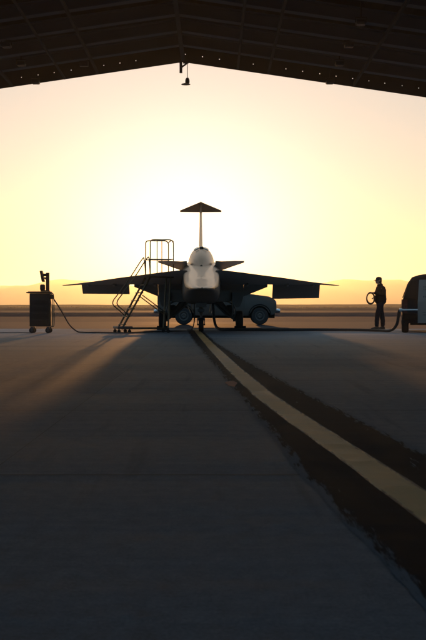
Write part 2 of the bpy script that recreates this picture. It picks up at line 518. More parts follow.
# roof sheets with ribs
bm = BM()
for s in (-1, 1):
    n = 64
    tops = []
    for i in range(n+1):
        x = HALF*i/n*s
        z = hz_(x)+.42+(.035 if i % 2 else 0)
        tops.append([bm.verts.new((x, y, z)) for y in (.05, -37)] + [bm.verts.new((x, y, z+.05)) for y in (-37, .05)])
    for a, b in zip(tops, tops[1:]):
        for k in range(4):
            bm.faces.new((a[k], a[(k+1) % 4], b[(k+1) % 4], b[k]))
obj('roof', bm, M['roof_sheet'], hangar, smooth=False)
# rafters across (follow the gable) and purlins along
RAFT = [-1.55, -3.1, -4.75, -6.45, -8.3, -10.3, -12.5, -15, -18, -21.5, -25.5, -30, -33.5, -36.9]
for y in RAFT:
    bm = BM()
    gable_bar(bm, y, .10, .13, .26)
    gable_bar(bm, y, .13, .34, .03)
    gable_bar(bm, y, .34, .37, .26)
    obj('rafter', bm, M['rafter'], hangar, smooth=False)
for x in (-10.4, -8.1, -6.2, -4.2, -2.1, 0, 2.1, 4.2, 6.2, 8.1, 10.4):
    bm = BM(); r = .05 if x else .09
    box(bm, (x, -18.4, hz_(x)+.04), (r, 36.6, .07))
    obj('purlin', bm, M['roof_steel'], hangar, smooth=False)
bm = BM()
tube(bm, [(1.35, -.1, hz_(1.35)+.02), (1.35, -36.5, hz_(1.35)+.02)], .03, 8)
tube(bm, [(-2.9, -.1, hz_(2.9)+.0), (-2.9, -36.5, hz_(2.9)+.0)], .03, 8)
obj('conduit', bm, M['roof_steel'], hangar)
for s in (-1, 1):
    for y in (-.3, -6.45, -15, -25.5, -36.5):
        bm = BM()
        for dx, wx, wy in ((-.12, .03, .26), (.12, .03, .26), (0, .21, .03)):
            box(bm, (s*(HALF-.30)+dx, y, 2.5), (wx, wy, 5.0))
        obj('column', bm, M['roof_steel'], hangar, smooth=False)
# bracket under the ridge
bm = BM()
box(bm, (-.05, .0, PZ-.12), (.07, .07, .30))
tube(bm, [(-.05, 0, PZ-.14), (.22, 0, PZ+.06)], .022, 8)
tube(bm, [(.0, 0, PZ-.02), (.14, 0, PZ-.02)], .018, 8)
obj('bracket', bm, M['dark_steel'], hangar, smooth=False)
bm = BM(); box(bm, (-2.3, -1.4, hz_(2.3)+.03), (.2, .15, .12))
obj('junction_box', bm, M['dark_steel'], hangar, smooth=False)

# pendant hanging from the ridge
pl = thing('pendant_lamp', 'small dark pendant lamp hanging on a thin cable from the roof ridge', 'lamp', (-.63, 31.98, 6.29))
bm = BM(); tube(bm, [(0, 0, .14), (0, 0, .585)], .010, 6); obj('cable', bm, M['dark_steel'], pl)
bm = BM(); lathe(bm, [(.02, .15), (.035, .14), (.052, .10), (.055, .03), (.045, .015)], n=20); obj('housing', bm, M['dark_steel'], pl)
bm = BM(); lathe(bm, [(.045, .015), (.10, .0), (.115, -.012), (.11, -.02), (.04, -.005)], n=28, c=(-.04, 0, 0)); obj('lamp_shade', bm, M['dark_steel'], pl)

# floodlights in two rows under the roof slopes
def floodlight(x, y, z, label):
    t = thing('floodlight', label, 'floodlight', (x, y, z), 0, 'floodlights under the hangar roof')
    bm = BM(); box(bm, (0, 0, 0), (.19, .24, .075), bev=.015); obj('housing', bm, M['dark_steel'], t)
    bm = BM(); box(bm, (0, 0, -.041), (.15, .19, .008)); obj('lens', bm, M['dark_glass'], t, smooth=False)
    bm = BM(); tube(bm, [(-.105, 0, 0), (-.105, 0, .10), (.105, 0, .10), (.105, 0, 0)], .012, 6); tube(bm, [(0, 0, .10), (0, 0, .40)], .015, 6)
    obj('mount', bm, M['dark_steel'], t)
    return t
order = ['hanging just below the roof edge', 'second in from the roof edge', 'third in from the roof edge', 'fourth in from the roof edge']
for s, nm in ((1, 'right'), (-1, 'left')):
    for (y, w) in zip((31.8, 29.4, 27.3, 25.1), order):
        x = PX+s*3.6
        floodlight(x, y, roof_z(x)-.005, 'dark floodlight under the %s roof slope, %s' % (nm, w))

# ------------------------------------------------------------------ aircraft
AY = 43.0
jet = thing('jet_aircraft', 'slender metallic research jet with T-tail, canards and drooped flaps parked nose-on', 'jet aircraft', (-.397, AY, 0), .0107)
def section(y, w, zt, zc, zb, wl=None, eu=.85, el=.44, n=48):
    """closed ring: upper half superellipse from chine, boxier lower half"""
    ring = []
    wl = wl or w
    for k in range(n):
        a = 2*math.pi*k/n
        c, s = math.cos(a), math.sin(a)
        if s >= 0:
            x = w*math.copysign(abs(c)**eu, c); z = zc+(zt-zc)*abs(s)**eu
        else:
            ww = wl+(w-wl)*(1-abs(s))**2
            x = ww*math.copysign(abs(c)**el, c); z = zc+(zb-zc)*abs(s)**(el*1.2)
        ring.append(Vector((x, y-AY, z)))
    return ring
FUS = [  # Y, w, zt, zc, zb, wl  (broad flat spade nose, boxy belly)
    (28.0, .02, 1.225, 1.21, 1.195, .02), (28.25, .12, 1.245, 1.212, 1.188, .10), (28.8, .22, 1.29, 1.22, 1.16, .20), (30, .315, 1.39, 1.245, 1.12, .30), (31.5, .385, 1.52, 1.29, 1.07, .37), (33, .43, 1.64, 1.36, 1.03, .43),
    (35, .475, 1.81, 1.50, .98, .50), (37, .515, 1.98, 1.66, .94, .56), (39, .56, 2.15, 1.78, .91, .61), (41, .60, 2.30, 1.85, .89, .65), (44, .66, 2.38, 1.86, .88, .68),
    (47, .60, 2.38, 1.85, .95, .58), (50, .48, 2.3, 1.85, 1.2, .46), (52.5, .40, 2.18, 1.85, 1.4, .38)]
def smooth_table(tab, step=.2):
    out = []
    cols = len(tab[0])
    pts = [list(t) for t in tab]
    for i in range(len(pts)-1):
        p0 = pts[max(i-1, 0)]; p1 = pts[i]; p2 = pts[i+1]; p3 = pts[min(i+2, len(pts)-1)]
        per = max(2, int((p2[0]-p1[0])/step))
        for k in range(per):
            t = k/per
            row = [p1[0]+(p2[0]-p1[0])*t]
            for c in range(1, cols):
                m1 = (p2[c]-p0[c])/max(p2[0]-p0[0], 1e-6)*(p2[0]-p1[0]); m2 = (p3[c]-p1[c])/max(p3[0]-p1[0], 1e-6)*(p2[0]-p1[0])
                row.append((2*t**3-3*t*t+1)*p1[c]+(t**3-2*t*t+t)*m1+(-2*t**3+3*t*t)*p2[c]+(t**3-t*t)*m2)
            out.append(row)
    out.append(pts[-1])
    return out
bm = BM(); loft(bm, [section(*r) for r in smooth_table(FUS)])
fus = obj('fuselage', bm, M['skin_metal'], jet, angle=28)
fus.data.materials.append(M['belly_shade'])
for p_ in fus.data.polygons:      # underside shade below the chine put into the belly colour
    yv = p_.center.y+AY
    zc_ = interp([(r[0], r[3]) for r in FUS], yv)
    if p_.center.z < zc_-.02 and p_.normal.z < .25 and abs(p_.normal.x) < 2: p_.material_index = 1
for ys in (37.6,):
    bm = BM(); k_ = [r for r in smooth_table(FUS, .05)]
    r_ = min(k_, key=lambda q: abs(q[0]-ys))
    sec = section(*r_)[2:23]
    tube(bm, [p for p in sec], .0035, 6)
    obj('panel_seam', bm, M['dark_steel'], jet)
# canopy
CAN = [(36.6, .05, 1.98, 1.90), (37.4, .24, 2.24, 1.92), (38.5, .35, 2.46, 1.95), (40, .405, 2.64, 2.05), (41.2, .42, 2.70, 2.1), (42.5, .42, 2.70, 2.1), (44.5, .42, 2.72, 2.1), (47, .40, 2.70, 2.1), (50, .36, 2.62, 2.1), (52.3, .32, 2.52, 2.1)]
def dome(tab, n=24):
    rings = []
    for y, w, zt, zb in smooth_table(tab):
        r = []
        for k in range(n):
            a = 2*math.pi*k/n
            z = zb+(zt-zb)*max(math.sin(a), -.25)
            r.append(Vector((w*math.cos(a), y-AY, z)))
        rings.append(r)
    return rings
bm = BM(); loft(bm, dome([c for c in CAN if c[0] <= 41.3])); obj('canopy', bm, M['skin_metal'], jet)
bm = BM(); loft(bm, dome([(41.33,)+CAN[4][1:]]+CAN[5:])); nac = obj('engine_nacelle', bm, M['skin_metal'], jet)
bm = BM(); lathe(bm, [(.37, 52.3-AY), (.34, 53.0-AY), (.28, 53.0-AY), (.30, 52.4-AY)], 'Y', (0, 0, 2.15), 28); obj('exhaust', bm, M['dark_steel'], nac)
# small sensor housing and window slots on the canopy front
bm = BM(); box(bm, (0.01, 39.3-AY, 2.555), (.13, .32, .13), rot=(.10, 0, 0), bev=.03); obj('camera_housing', bm, M['dark_glass'], jet)
for s in (-1, 1):
    bm = BM(); box(bm, (s*.15, 39.0-AY, 2.535), (.15, .22, .03), rot=(.25, s*.45, 0), bev=.008)
    obj('canopy_bow', bm, M['chrome'], jet)

# wings
def wing_ring(x, ley, tey, zle, zte, th, n=10):
    up, lo = [], []
    for k in range(n+1):
        t = k/n
        tt = t*t*(3-2*t) if False else t
        y = ley+(tey-ley)*tt; z = zle+(zte-zle)*tt
        h = th*1.9*(math.sqrt(tt)*(1-tt)**.9)
        up.append(Vector((x, y-AY, z+h*.55))); lo.append(Vector((x, y-AY, z-h*.45)))
    lo[-1] = lo[-1]-Vector((0, 0, .018)); up[-1] = up[-1]+Vector((0, 0, .0))
    return up + lo[::-1][:-1]
HINGE = 45.55
for s in (-1, 1):
    bm = BM(); st = []
    for x, ley, zle, th in ((.40, 35.6, 1.80, .11), (.62, 36.6, 1.83, .12), (1.2, 37.9, 1.80, .12), (1.79, 39.1, 1.755, .11), (2.6, 40.75, 1.70, .09), (3.5, 42.6, 1.62, .065), (4.2, 44.0, 1.57, .04), (4.66, 44.9, 1.545, .022), (4.84, 45.3, 1.54, .012)):
        st.append(wing_ring(s*x, ley, HINGE, zle, 1.60-.03*x/4.7 if x < 4.6 else 1.545, th))
    loft(bm, st)
    w = obj('wing', bm, M['wing_paint'], jet, angle=50)
    # outboard flap (drooped), inboard flap
    ang_ = R(60) if s > 0 else R(36)
    ch = .60
    bm = BM()
    def flap(bm, x0, x1, z0, z1, c0, c1, a, t=.05):
        rings = []
        for x, z, c in ((x0, z0, c0), (x1, z1, c1)):
            d = Vector((0, math.cos(a), -math.sin(a))); nn = Vector((0, math.sin(a), math.cos(a)))
            o = Vector((s*x, HINGE+.05-AY, z))
            rings.append([o+nn*t*.5, o+d*c*.5+nn*t*.4, o+d*c, o+d*c*.5-nn*t*.4, o-nn*t*.5, o-d*.03])
        loft(bm, rings)
    flap(bm, 2.52, 4.18, 1.585, 1.575, ch, ch*.93, ang_)
    obj('flap', bm, M['flap_paint'], w, smooth=False)
    bm = BM()
    flap(bm, .62, 1.50, 1.59, 1.59, .62, .52, R(58))
    flap(bm, 1.503, 2.34, 1.59, 1.585, .52, .12, R(58))
    obj('flap', bm, M['flap_paint'], w, smooth=False)
    for x in (1.6, 3.0, 3.9):
        bm = BM(); prism(bm, [(44.6-AY, 1.55), (45.0-AY, 1.49), (45.6-AY, 1.50), (45.75-AY, 1.56), (45.3-AY, 1.60), (44.7-AY, 1.59)], s*x-.03, s*x+.03, 'X')
        obj('hinge_fairing', bm, M['wing_paint'], w, smooth=False)
    # canard
    bm = BM()
    loft(bm, [wing_ring(s*.42, 38.0, 40.4, 2.14, 1.90, .06), wing_ring(s*.60, 38.35, 40.4, 2.14, 1.93, .055), wing_ring(s*1.02, 39.4, 40.45, 2.19, 2.08, .035), wing_ring(s*1.34, 40.2, 40.48, 2.215, 2.188, .014)])
    obj('canard', bm, M['wing_paint'], jet, angle=50)
# fin and T-tail
bm = BM()
def fin_ring(z, le, te, th):
    pts = []
    for t, h in ((0, 0), (.08, .6), (.3, 1), (.6, .8), (1, .08)):
        pts.append((le+(te-le)*t, h*th/2))
    return [Vector((h, y-AY, z)) for y, h in pts]+[Vector((-h, y-AY, z)) for y, h in pts[::-1][:-1]]
def fr(z, le, te, th):
    r = fin_ring(z, le, te, th); r[0] = Vector((.0, le-AY, z)); return r
loft(bm, [fr(2.4, 46.0, 50.4, .15), fr(3.0, 46.9, 50.45, .14), fr(3.8, 48.0, 50.5, .105), fr(4.62, 48.9, 50.55, .085)])
fin = obj('tail_fin', bm, M['skin_metal'], jet, angle=40)
bm = BM(); lathe(bm, [(.01, 48.55-AY), (.05, 48.75-AY), (.07, 49.2-AY), (.07, 50.0-AY), (.04, 50.5-AY), (.01, 50.7-AY)], 'Y', (0, 0, 4.68), 14); obj('fin_cap', bm, M['skin_metal'], fin)
for s in (-1, 1):
    bm = BM()
    loft(bm, [wing_ring(s*.03, 48.80, 50.35, 4.71, 4.46, .05), wing_ring(s*.45, 49.6, 50.38, 4.60, 4.465, .035), wing_ring(s*.80, 50.2, 50.40, 4.50, 4.47, .012)])
    obj('tailplane', bm, M['wing_paint'], fin, angle=50)
    bm = BM()
    loft(bm, [wing_ring(s*.45, 49.2, 51.6, 1.82, 1.80, .06), wing_ring(s*1.45, 50.6, 51.8, 1.80, 1.79, .03)])
    obj('stabilator', bm, M['wing_paint'], jet, angle=50)

def tyre(bm, c, r, w, axis='X', n=32):
    lathe(bm, [(r*.55, -w*.42), (r*.80, -w*.5), (r*.95, -w*.42), (r, -w*.2), (r, w*.2), (r*.95, w*.42), (r*.80, w*.5), (r*.55, w*.42)], axis, c, n)
def rim(bm, c, r, w, axis='X', n=24):
    lathe(bm, [(r*.15, -w*.46), (r*.2, -w*.5), (r*.35, -w*.36), (r*.52, -w*.45), (r*.57, -w*.4), (r*.57, w*.4), (r*.52, w*.45), (r*.35, w*.36), (r*.2, w*.5), (r*.15, w*.46)], axis, c, n)
# nose gear
ng = None
bm = BM()
yy = 41.6-AY
tube(bm, [(0, yy+.15, .98), (0, yy, .52)], .055, 12); tube(bm, [(0, yy, .56), (0, yy-.02, .42)], .038, 12)
box(bm, (0, yy, .40), (.24, .09, .09), bev=.02)
for s in (-1, 1): box(bm, (s*.115, yy-.01, .31), (.025, .07, .22), bev=.008)
tube(bm, [(-.13, yy, .225), (.13, yy, .225)], .028, 10)
tube(bm, [(0, yy, .62), (0, yy+.9, .95)], .028, 8)
tube(bm, [(0, yy-.05, .60), (0, yy-.16, .52), (0, yy-.05, .42)], .015, 6)
box(bm, (0, yy-.11, .68), (.22, .10, .10), bev=.02)
ng = obj('nose_gear', bm, M['gear_metal'], jet)
bm = BM(); tyre(bm, (0, yy, .225), .225, .165); obj('tyre', bm, M['rubber'], ng)
bm = BM(); rim(bm, (0, yy, .225), .225, .165); obj('rim', bm, M['rim'], ng)
for s in (-1, 1):
    bm = BM(); box(bm, (s*.30, yy+.3, .78), (.02, 1.1, .36), rot=(0, s*.18, 0), bev=.006); obj('gear_door', bm, M['skin_metal'], ng)
# main gear
for s in (-1, 1):
    bm = BM(); yy = 45.0-AY; xx = s*1.33
    tube(bm, [(s*.55, yy-.1, 1.02), (xx-s*.16, yy, .40)], [.10, .07], 12)
    tube(bm, [(s*.50, yy+.5, 1.05), (xx-s*.18, yy, .42)], .045, 10)
    tube(bm, [(s*.45, yy-.1, .95), (s*.85, yy-.05, .55), (xx-s*.18, yy, .36)], .04, 10)
    tube(bm, [(xx-s*.22, yy, .33), (xx+s*.13, yy, .33)], .05, 12)
    tube(bm, catmull([(s*.40, yy-.35, .98), (s*.80, yy-.3, 1.0), (s*1.12, yy-.25, .84), (s*1.20, yy-.2, .55), (s*1.14, yy-.1, .36)], 6), .022, 8)
    box(bm, (xx-s*.17, yy, .42), (.12, .16, .22), bev=.03)
    g = obj('main_gear', bm, M['gear_metal'], jet)
    bm = BM(); tyre(bm, (xx, yy, .33), .33, .25); obj('tyre', bm, M['rubber'], g)
    bm = BM(); rim(bm, (xx, yy, .33), .33, .25); obj('rim', bm, M['rim'], g)
    bm = BM(); prism(bm, [(yy-.9, 1.28), (yy+.55, 1.28), (yy+.45, .72), (yy+.15, .48), (yy-.25, .46), (yy-.8, .8)], s*1.08-.012, s*1.08+.012, 'X'); obj('gear_door', bm, M['wing_paint'], g, smooth=False)
    bm = BM(); prism(bm, [(s*1.10, 1.28), (s*1.46, 1.28), (s*1.43, 1.0), (s*1.34, .80), (s*1.20, .76), (s*1.11, .9)], yy-.43, yy-.40, 'Y'); obj('gear_door', bm, M['flap_paint'], g, smooth=False)
    bm = BM(); box(bm, (s*1.02, yy+.3, .70), (.30, .5, .30), bev=.06); obj('brake_housing', bm, M['gear_metal'], g)
    bm = BM(); box(bm, (s*.42, yy-.2, .72), (.02, 1.3, .34), rot=(0, s*.35, 0), bev=.006); obj('gear_door', bm, M['wing_paint'], g)
    bm = BM(); box(bm, (s*.75, yy-.1, 1.17), (.62, .9, .42), bev=.08); obj('wheel_fairing', bm, M['wing_paint'], g)
bm = BM()
prism(bm, [(38.9-AY, .95), (39.0-AY, .80), (39.5-AY, .78), (40.6-AY, .84), (40.8-AY, .92)], -.16, .16, 'X', .02)
obj('belly_fairing', bm, M['flap_paint'], jet)
# air data probe on the nose tip
bm = BM(); tube(bm, [(0, 27.65-AY, 1.24), (0, 28.05-AY, 1.242)], [.006, .014], 8); obj('probe', bm, M['chrome'], jet)

# wheel chocks
def chock(x, y, label):
    bm = BM()
    prism(bm, [(-.10, 0), (.10, 0), (.03, .13), (-.03, .13)], -.2, .2, 'X', .012)
    o = obj('wheel_chock', bm, M['cart_paint'], smooth=False); o.location = (x, y, .002)
    tag(o, label, 'wheel chock', 'chocks at the jet wheels')
chock(-.397-1.33, 44.62, 'dark wedge chock in front of the jet wheel beside the ladder')
chock(-.397+1.33, 44.62, 'dark wedge chock in front of the jet wheel nearer the pickup front')

# ------------------------------------------------------------------ boarding ladder (local +x runs up the stairs)
lad = thing('boarding_ladder', 'tall steel boarding ladder with looped handrails standing beside the jet nose', 'boarding ladder', (-2.82, 39.5, 0), R(15))
LW = .33
def lpt(t, y, off=0.0): # point along stringer, t 0 bottom 1 top
    return Vector((-.02+.88*t, y, .12+1.58*t+off))
for s in (-1, 1):
    bm = BM(); a, b = lpt(0, s*LW), lpt(1, s*LW)
    tube(bm, [a, b], .030, 8); obj('stringer', bm, M['steel'], lad)
    # handrail: from the upper guard rail down parallel to the stair, bends back to the stringer
    bm = BM()
    tube(bm, catmull([(.86, s*LW, 1.68), (.82, s*(LW+.02), 2.24), (.74, s*(LW+.02), 2.24), (.38, s*(LW+.02), 1.70), (-.02, s*(LW+.02), 1.16), (-.15, s*(LW+.02), .98), (-.14, s*(LW+.02), .84), (.06, s*(LW+.01), .66), (.20, s*LW, .52)], 7), .017, 8)
    obj('handrail', bm, M['steel'], lad)
for k in range(6):
    bm = BM(); p = lpt((k+.6)/6.6, 0)
    box(bm, (p.x, 0, p.z), (.13, 2*LW-.05, .028), bev=.004); obj('tread', bm, M['steel'], lad)
bm = BM(); box(bm, (1.22, 0, 1.70), (.74, .70, .05), bev=.008); obj('platform', bm, M['steel'], lad)
for s in (-1, 1):
    bm = BM()
    tube(bm, catmull([(.86, s*.33, 1.70), (.86, s*.33, 2.6), (.87, s*.33, 2.78), (.96, s*.33, 2.83), (1.2, s*.33, 2.83), (1.48, s*.33, 2.83), (1.57, s*.33, 2.76), (1.58, s*.33, 2.6), (1.58, s*.33, 1.70)], 5), .018, 8)
    tube(bm, [(.86, s*.33, 2.24), (1.58, s*.33, 2.24)], .015, 8)
    tube(bm, [(1.22, s*.33, 1.70), (1.22, s*.33, 2.83)], .014, 8)
    obj('guard_rail', bm, M['steel'], lad)
bm = BM()
obj('guard_rail', (lambda b_: (tube(b_, [(1.58, -.33, 2.24), (1.58, .33, 2.24)], .015, 8), b_)[1])(BM()), M['steel'], lad)
tube(bm, catmull([(1.58, -.33, 2.78), (1.6, 0, 2.83), (1.58, .33, 2.78)], 6), .016, 8)
obj('guard_rail', bm, M['steel'], lad)
for s in (-1, 1):
    bm = BM()
    tube(bm, [(1.50, s*.30, 1.68), (1.42, s*.32, .16)], .026, 8)
    tube(bm, [(.0, s*.33, .14), (1.44, s*.33, .14)], .024, 8)
    tube(bm, [(.62, s*.31, 1.15), (1.44, s*.31, .55)], .016, 8)
    obj('support_leg', bm, M['steel'], lad)
bm = BM(); box(bm, (.08, 0, .17), (.46, .78, .07), bev=.012); obj('base_frame', bm, M['dark_steel'], lad)
for x, y in ((-.10, -.33), (-.10, .33), (.22, -.33), (.22, .33), (1.42, -.33), (1.42, .33)):
    bm = BM(); tyre(bm, (x, y, .055), .055, .04, 'Y', 18); box(bm, (x, y, .10), (.03, .06, .10)); obj('caster', bm, M['rubber'], lad)

# ------------------------------------------------------------------ tool cart
cart = thing('tool_cart', 'black upright wheeled tool cart standing alone by the jet wing tip', 'tool cart', (-5.24, 39.5, 0))
bm = BM(); box(bm, (0, 0, .70), (.61, .50, 1.00), bev=.02); cab = obj('cabinet', bm, M['cart_paint'], cart)
for z in (.35, .55, .75, .95):
    bm = BM(); box(bm, (0, -.256, z), (.54, .012, .17), bev=.004); d = obj('drawer', bm, M['cart_paint'], cart)
    bm = BM(); tube(bm, [(-.2, -.262, z+.04), (-.2, -.285, z+.04), (.2, -.285, z+.04), (.2, -.262, z+.04)], .008, 6); obj('handle', bm, M['cart_paint'], d)
bm = BM(); box(bm, (-.03, 0, 1.225), (.74, .56, .04), bev=.01); box(bm, (-.02, 0, 1.25), (.66, .50, .02)); obj('top', bm, M['cart_paint'], cart)
bm = BM()
for s in (-1, 1): tube(bm, catmull([(.30, s*.2, 1.2), (.37, s*.2, 1.15), (.38, s*.2, .7), (.38, s*.2, .25), (.33, s*.2, .19)], 6), .014, 8)
tube(bm, [(.375, -.2, 1.1), (.375, .2, 1.1)], .014, 8)
obj('push_handle', bm, M['steel'], cart)
bm = BM(); box(bm, (.36, -.05, 1.10), (.10, .16, .14), bev=.02); obj('outlet_box', bm, M['cart_paint'], cart)
for x in (-.24, .25):
    for y in (-.19, .19):
        bm = BM(); box(bm, (x, y, .165), (.09, .07, .05), bev=.008)
        for q in (-1, 1): box(bm, (x, y+q*.035, .11), (.05, .008, .11))
        c = obj('caster', bm, M['dark_steel'], cart)
        bm = BM(); tyre(bm, (x, y, .085), .085, .05, 'Y', 24); obj('tyre', bm, M['rubber'], c)
        bm = BM(); rim(bm, (x, y, .085), .085, .05, 'Y', 18); obj('rim', bm, M['rim'], c)

mon = thing('test_monitor', 'dark test monitor on a post standing on top of the black tool cart', 'monitor', (-5.10, 39.5, 1.262))
bm = BM(); box(bm, (.0, 0, .02), (.26, .26, .035), bev=.01); box(bm, (-.08, 0, .12), (.15, .18, .19), bev=.04); obj('base', bm, M['cart_paint'], mon)
bm = BM(); box(bm, (.075, 0, .29), (.10, .10, .56), bev=.012); box(bm, (.02, 0, .50), (.17, .10, .09), bev=.02); obj('post', bm, M['cart_paint'], mon)
bm = BM(); box(bm, (-.085, 0, .46), (.07, .38, .34), rot=(0, -.20, 0), bev=.015); pn = obj('screen_panel', bm, M['cart_paint'], mon)
bm = BM(); tube(bm, catmull([(-.03, 0, .42), (.03, .0, .38), (.06, 0, .33)], 5), .03, 8); obj('arm', bm, M['dark_steel'], mon)

# power cable from the cart along the ground to the jet
bm = BM()
cb = catmull([(-4.87, 39.46, 1.08), (-4.76, 39.44, .92), (-4.55, 39.42, .58), (-4.36, 39.40, .26), (-4.14, 39.40, .06), (-3.95, 39.4, .022), (-3.5, 39.5, .020), (-3.1, 39.15, .020), (-2.6, 39.0, .020), (-2.2, 39.9, .020), (-1.7, 40.7, .020), (-1.15, 41.5, .020), (-.75, 42.3, .022), (-.62, 42.9, .3), (-.62, 43.2, .92)], 10)
tube(bm, cb, .019, 8)
tag(obj('power_cable', bm, M['cable']), 'thin dark power cable drooping from the tool cart and along the ground', 'cable')
bm = BM()
tube(bm, catmull([(-5.5, 39.6, .012), (-6.0, 40.0, .012), (-6.8, 39.6, .012), (-7.6, 40.3, .012), (-8.6, 40.0, .012)], 8), .011, 6)
tag(obj('extension_cord', bm, M['cable']), 'thin cord trailing over the ground away from the tool cart to the frame edge', 'cord')

# ------------------------------------------------------------------ pickup truck behind the jet (local +x forward)
TX, TY = (221.5-213)/22.8, 57.0
trk = thing('pickup_truck', 'white pickup truck parked side-on behind the jet', 'pickup truck', (TX, TY, 0))
WB0, WB1, WR = -1.64, 1.65, .375
def arch(cx, r, z0, n=10):
    return [(cx+r*math.cos(math.pi-k*math.pi/n), z0+r*math.sin(math.pi-k*math.pi/n)) for k in range(n+1)]
def lower_outline():
    p = [(-2.75, .55), (-2.72, .46)]
    p += [(WB0-.48, .40)]+arch(WB0, .46, .40)+[(WB0+.47, .40)]
    p += [(WB1-.48, .38)]+arch(WB1, .46, .40)+[(WB1+.47, .40)]
    p += [(2.30, .42), (2.36, .60), (2.37, .92), (2.30, 1.08), (2.05, 1.22), (1.2, 1.33), (.95, 1.34), (-.85, 1.34), (-.9, 1.30), (-2.72, 1.30), (-2.76, 1.26)]
    return p
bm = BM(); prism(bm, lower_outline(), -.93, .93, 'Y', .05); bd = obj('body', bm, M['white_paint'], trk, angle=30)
bm = BM()
rings = []
for z, x0, x1, w in ((1.33, -.88, 1.22, .88), (1.45, -.87, 1.08, .86), (1.72, -.80, .62, .76), (1.83, -.70, .42, .70), (1.87, -.5, .25, .6)):
    rings.append([Vector(p) for p in ((x0, -w, z), (x1, -w, z), (x1+.06, 0, z+.005), (x1, w, z), (x0, w, z), (x0-.02, 0, z+.005))])
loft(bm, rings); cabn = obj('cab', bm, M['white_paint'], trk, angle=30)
for s in (-1, 1):
    for a in ((-.78, -.02), (.06, .96)):
        bm = BM()
        x0, x1 = a
        t = -.2 if x1 > .5 else 0
        q = [(x0, s*.866, 1.43), (x1, s*.866, 1.43), (x1-.36 if x1 > .5 else x1, s*.775, 1.70), (x0, s*.775, 1.70)]
        vs = [bm.verts.new(p) for p in q]+[bm.verts.new((p[0], p[1]+s*.016, p[2]+.004)) for p in q]
        bm.faces.new(vs[:4]); bm.faces.new(vs[4:])
        for k in range(4): bm.faces.new((vs[k], vs[(k+1) % 4], vs[4+(k+1) % 4], vs[4+k]))
        obj('side_window', bm, M['dark_glass'], cabn, smooth=False)
        bm = BM(); x0d = x0-.02; box(bm, ((x0+x1)/2, s*.933, .86), (x1-x0+.08, .012, .84), bev=.004); dr = obj('door', bm, M['white_paint'], trk)
        bm = BM(); box(bm, (x0+.14, s*.947, 1.12), (.16, .025, .035), bev=.008); obj('handle', bm, M['trim'], dr)
    bm = BM(); box(bm, (.98, s*1.02, 1.45), (.12, .20, .16), bev=.03); obj('side_mirror', bm, M['trim'], trk)
    bm = BM(); box(bm, (2.30, s*.74, .95), (.13, .34, .16), bev=.03); obj('headlight', bm, M['lamp_clear'], trk)
    bm = BM(); box(bm, (-2.745, s*.85, 1.05), (.05, .13, .36), bev=.015); obj('tail_light', bm, M['lamp_red'], trk)
    for wx in (WB0, WB1):
        bm = BM(); tyre(bm, (wx, s*.80, WR), WR, .25, 'Y', 40); wl = obj('wheel', bm, M['rubber'], trk)
        bm = BM(); rim(bm, (wx, s*.80, WR), WR*1.02, .27, 'Y', 32); obj('rim', bm, M['rim'], wl)
        bm = BM()
        tube(bm, arch_pts := [(wx+.475*math.cos(a), s*.94, .40+.475*math.sin(a)) for a in [k*math.pi/12 for k in range(13)]], .022, 6); obj('wheel_arch', bm, M['trim'], trk)
bm = BM(); q = [(1.13, -.78, 1.43), (1.13, .78, 1.43), (.68, .66, 1.71), (.68, -.66, 1.71)]
vs = [bm.verts.new(p) for p in q]+[bm.verts.new((p[0]+.03, p[1], p[2]+.03)) for p in q]
bm.faces.new(vs[:4]); bm.faces.new(vs[4:])
for k in range(4): bm.faces.new((vs[k], vs[(k+1) % 4], vs[4+(k+1) % 4], vs[4+k]))
obj('windscreen', bm, M['dark_glass'], cabn, smooth=False)
bm = BM(); box(bm, (2.43, 0, .60), (.20, 1.84, .20), bev=.05); obj('front_bumper', bm, M['chrome'], trk)
bm = BM(); box(bm, (-2.84, 0, .58), (.18, 1.80, .18), bev=.04); obj('rear_bumper', bm, M['chrome'], trk)
bm = BM(); box(bm, (0, 0, .64), (4.6, 1.34, .72)); obj('chassis', bm, M['trim'], trk, smooth=False)
bm = BM(); rings = []
for z, x0, x1, w in ((1.30, -2.72, -.93, .90), (1.5, -2.70, -.93, .87), (1.76, -2.6, -.93, .78), (1.83, -2.5, -.93, .66)):
    rings.append([Vector(p) for p in ((x0, -w, z), (x1, -w, z), (x1, w, z), (x0, w, z))])
loft(bm, rings); obj('bed_sun_block', bm, M['white_paint'], trk, angle=30)  # unseen cap over the bed, added to block sun passing above it

# ------------------------------------------------------------------ van at the frame edge (local +y forward, rear at y=0)
van = thing('service_van', 'dark service van with a pale tailgate, cut off by the frame edge', 'van', (5.76+.89, 39.5, 0), -R(8.3))
def van_ring(y, zr, wb, wr, zb=.30, belt=1.0):
    f = (zr-belt)/.82; g = (wb-wr)/.25
    half = [(wb-.06, zb), (wb, zb+.18), (wb+.01, belt-.12), (wb-.005, belt-.02), (wb-.07*g, belt+.18*f), (wb-.20*g, belt+.54*f), (wb-.34*g, belt+.72*f), (wb-.58*g, belt+.79*f), (wb*.2, belt+.82*f), (0, belt+.825*f)]
    r = [Vector((-x, y, z)) for x, z in half]
    r += [Vector((x, y, z)) for x, z in half[::-1][1:]]
    return r
bm = BM()
rings = [van_ring(.10, 1.70, .84, .58), van_ring(.02+.0, 1.72, .86, .60)]
def lean(ring, k, z0):   # tailgate slopes forward towards the roof
    for v in ring:
        if v.z > z0: v.y += (v.z-z0)*k
    return ring
ring0 = lean(van_ring(0.0, 1.74, .86, .60), .22, .95)
ring1 = lean(van_ring(.06, 1.78, .88, .64), .22, .95)
ring2 = lean(van_ring(.30, 1.80, .885, .66), .1, 1.0)
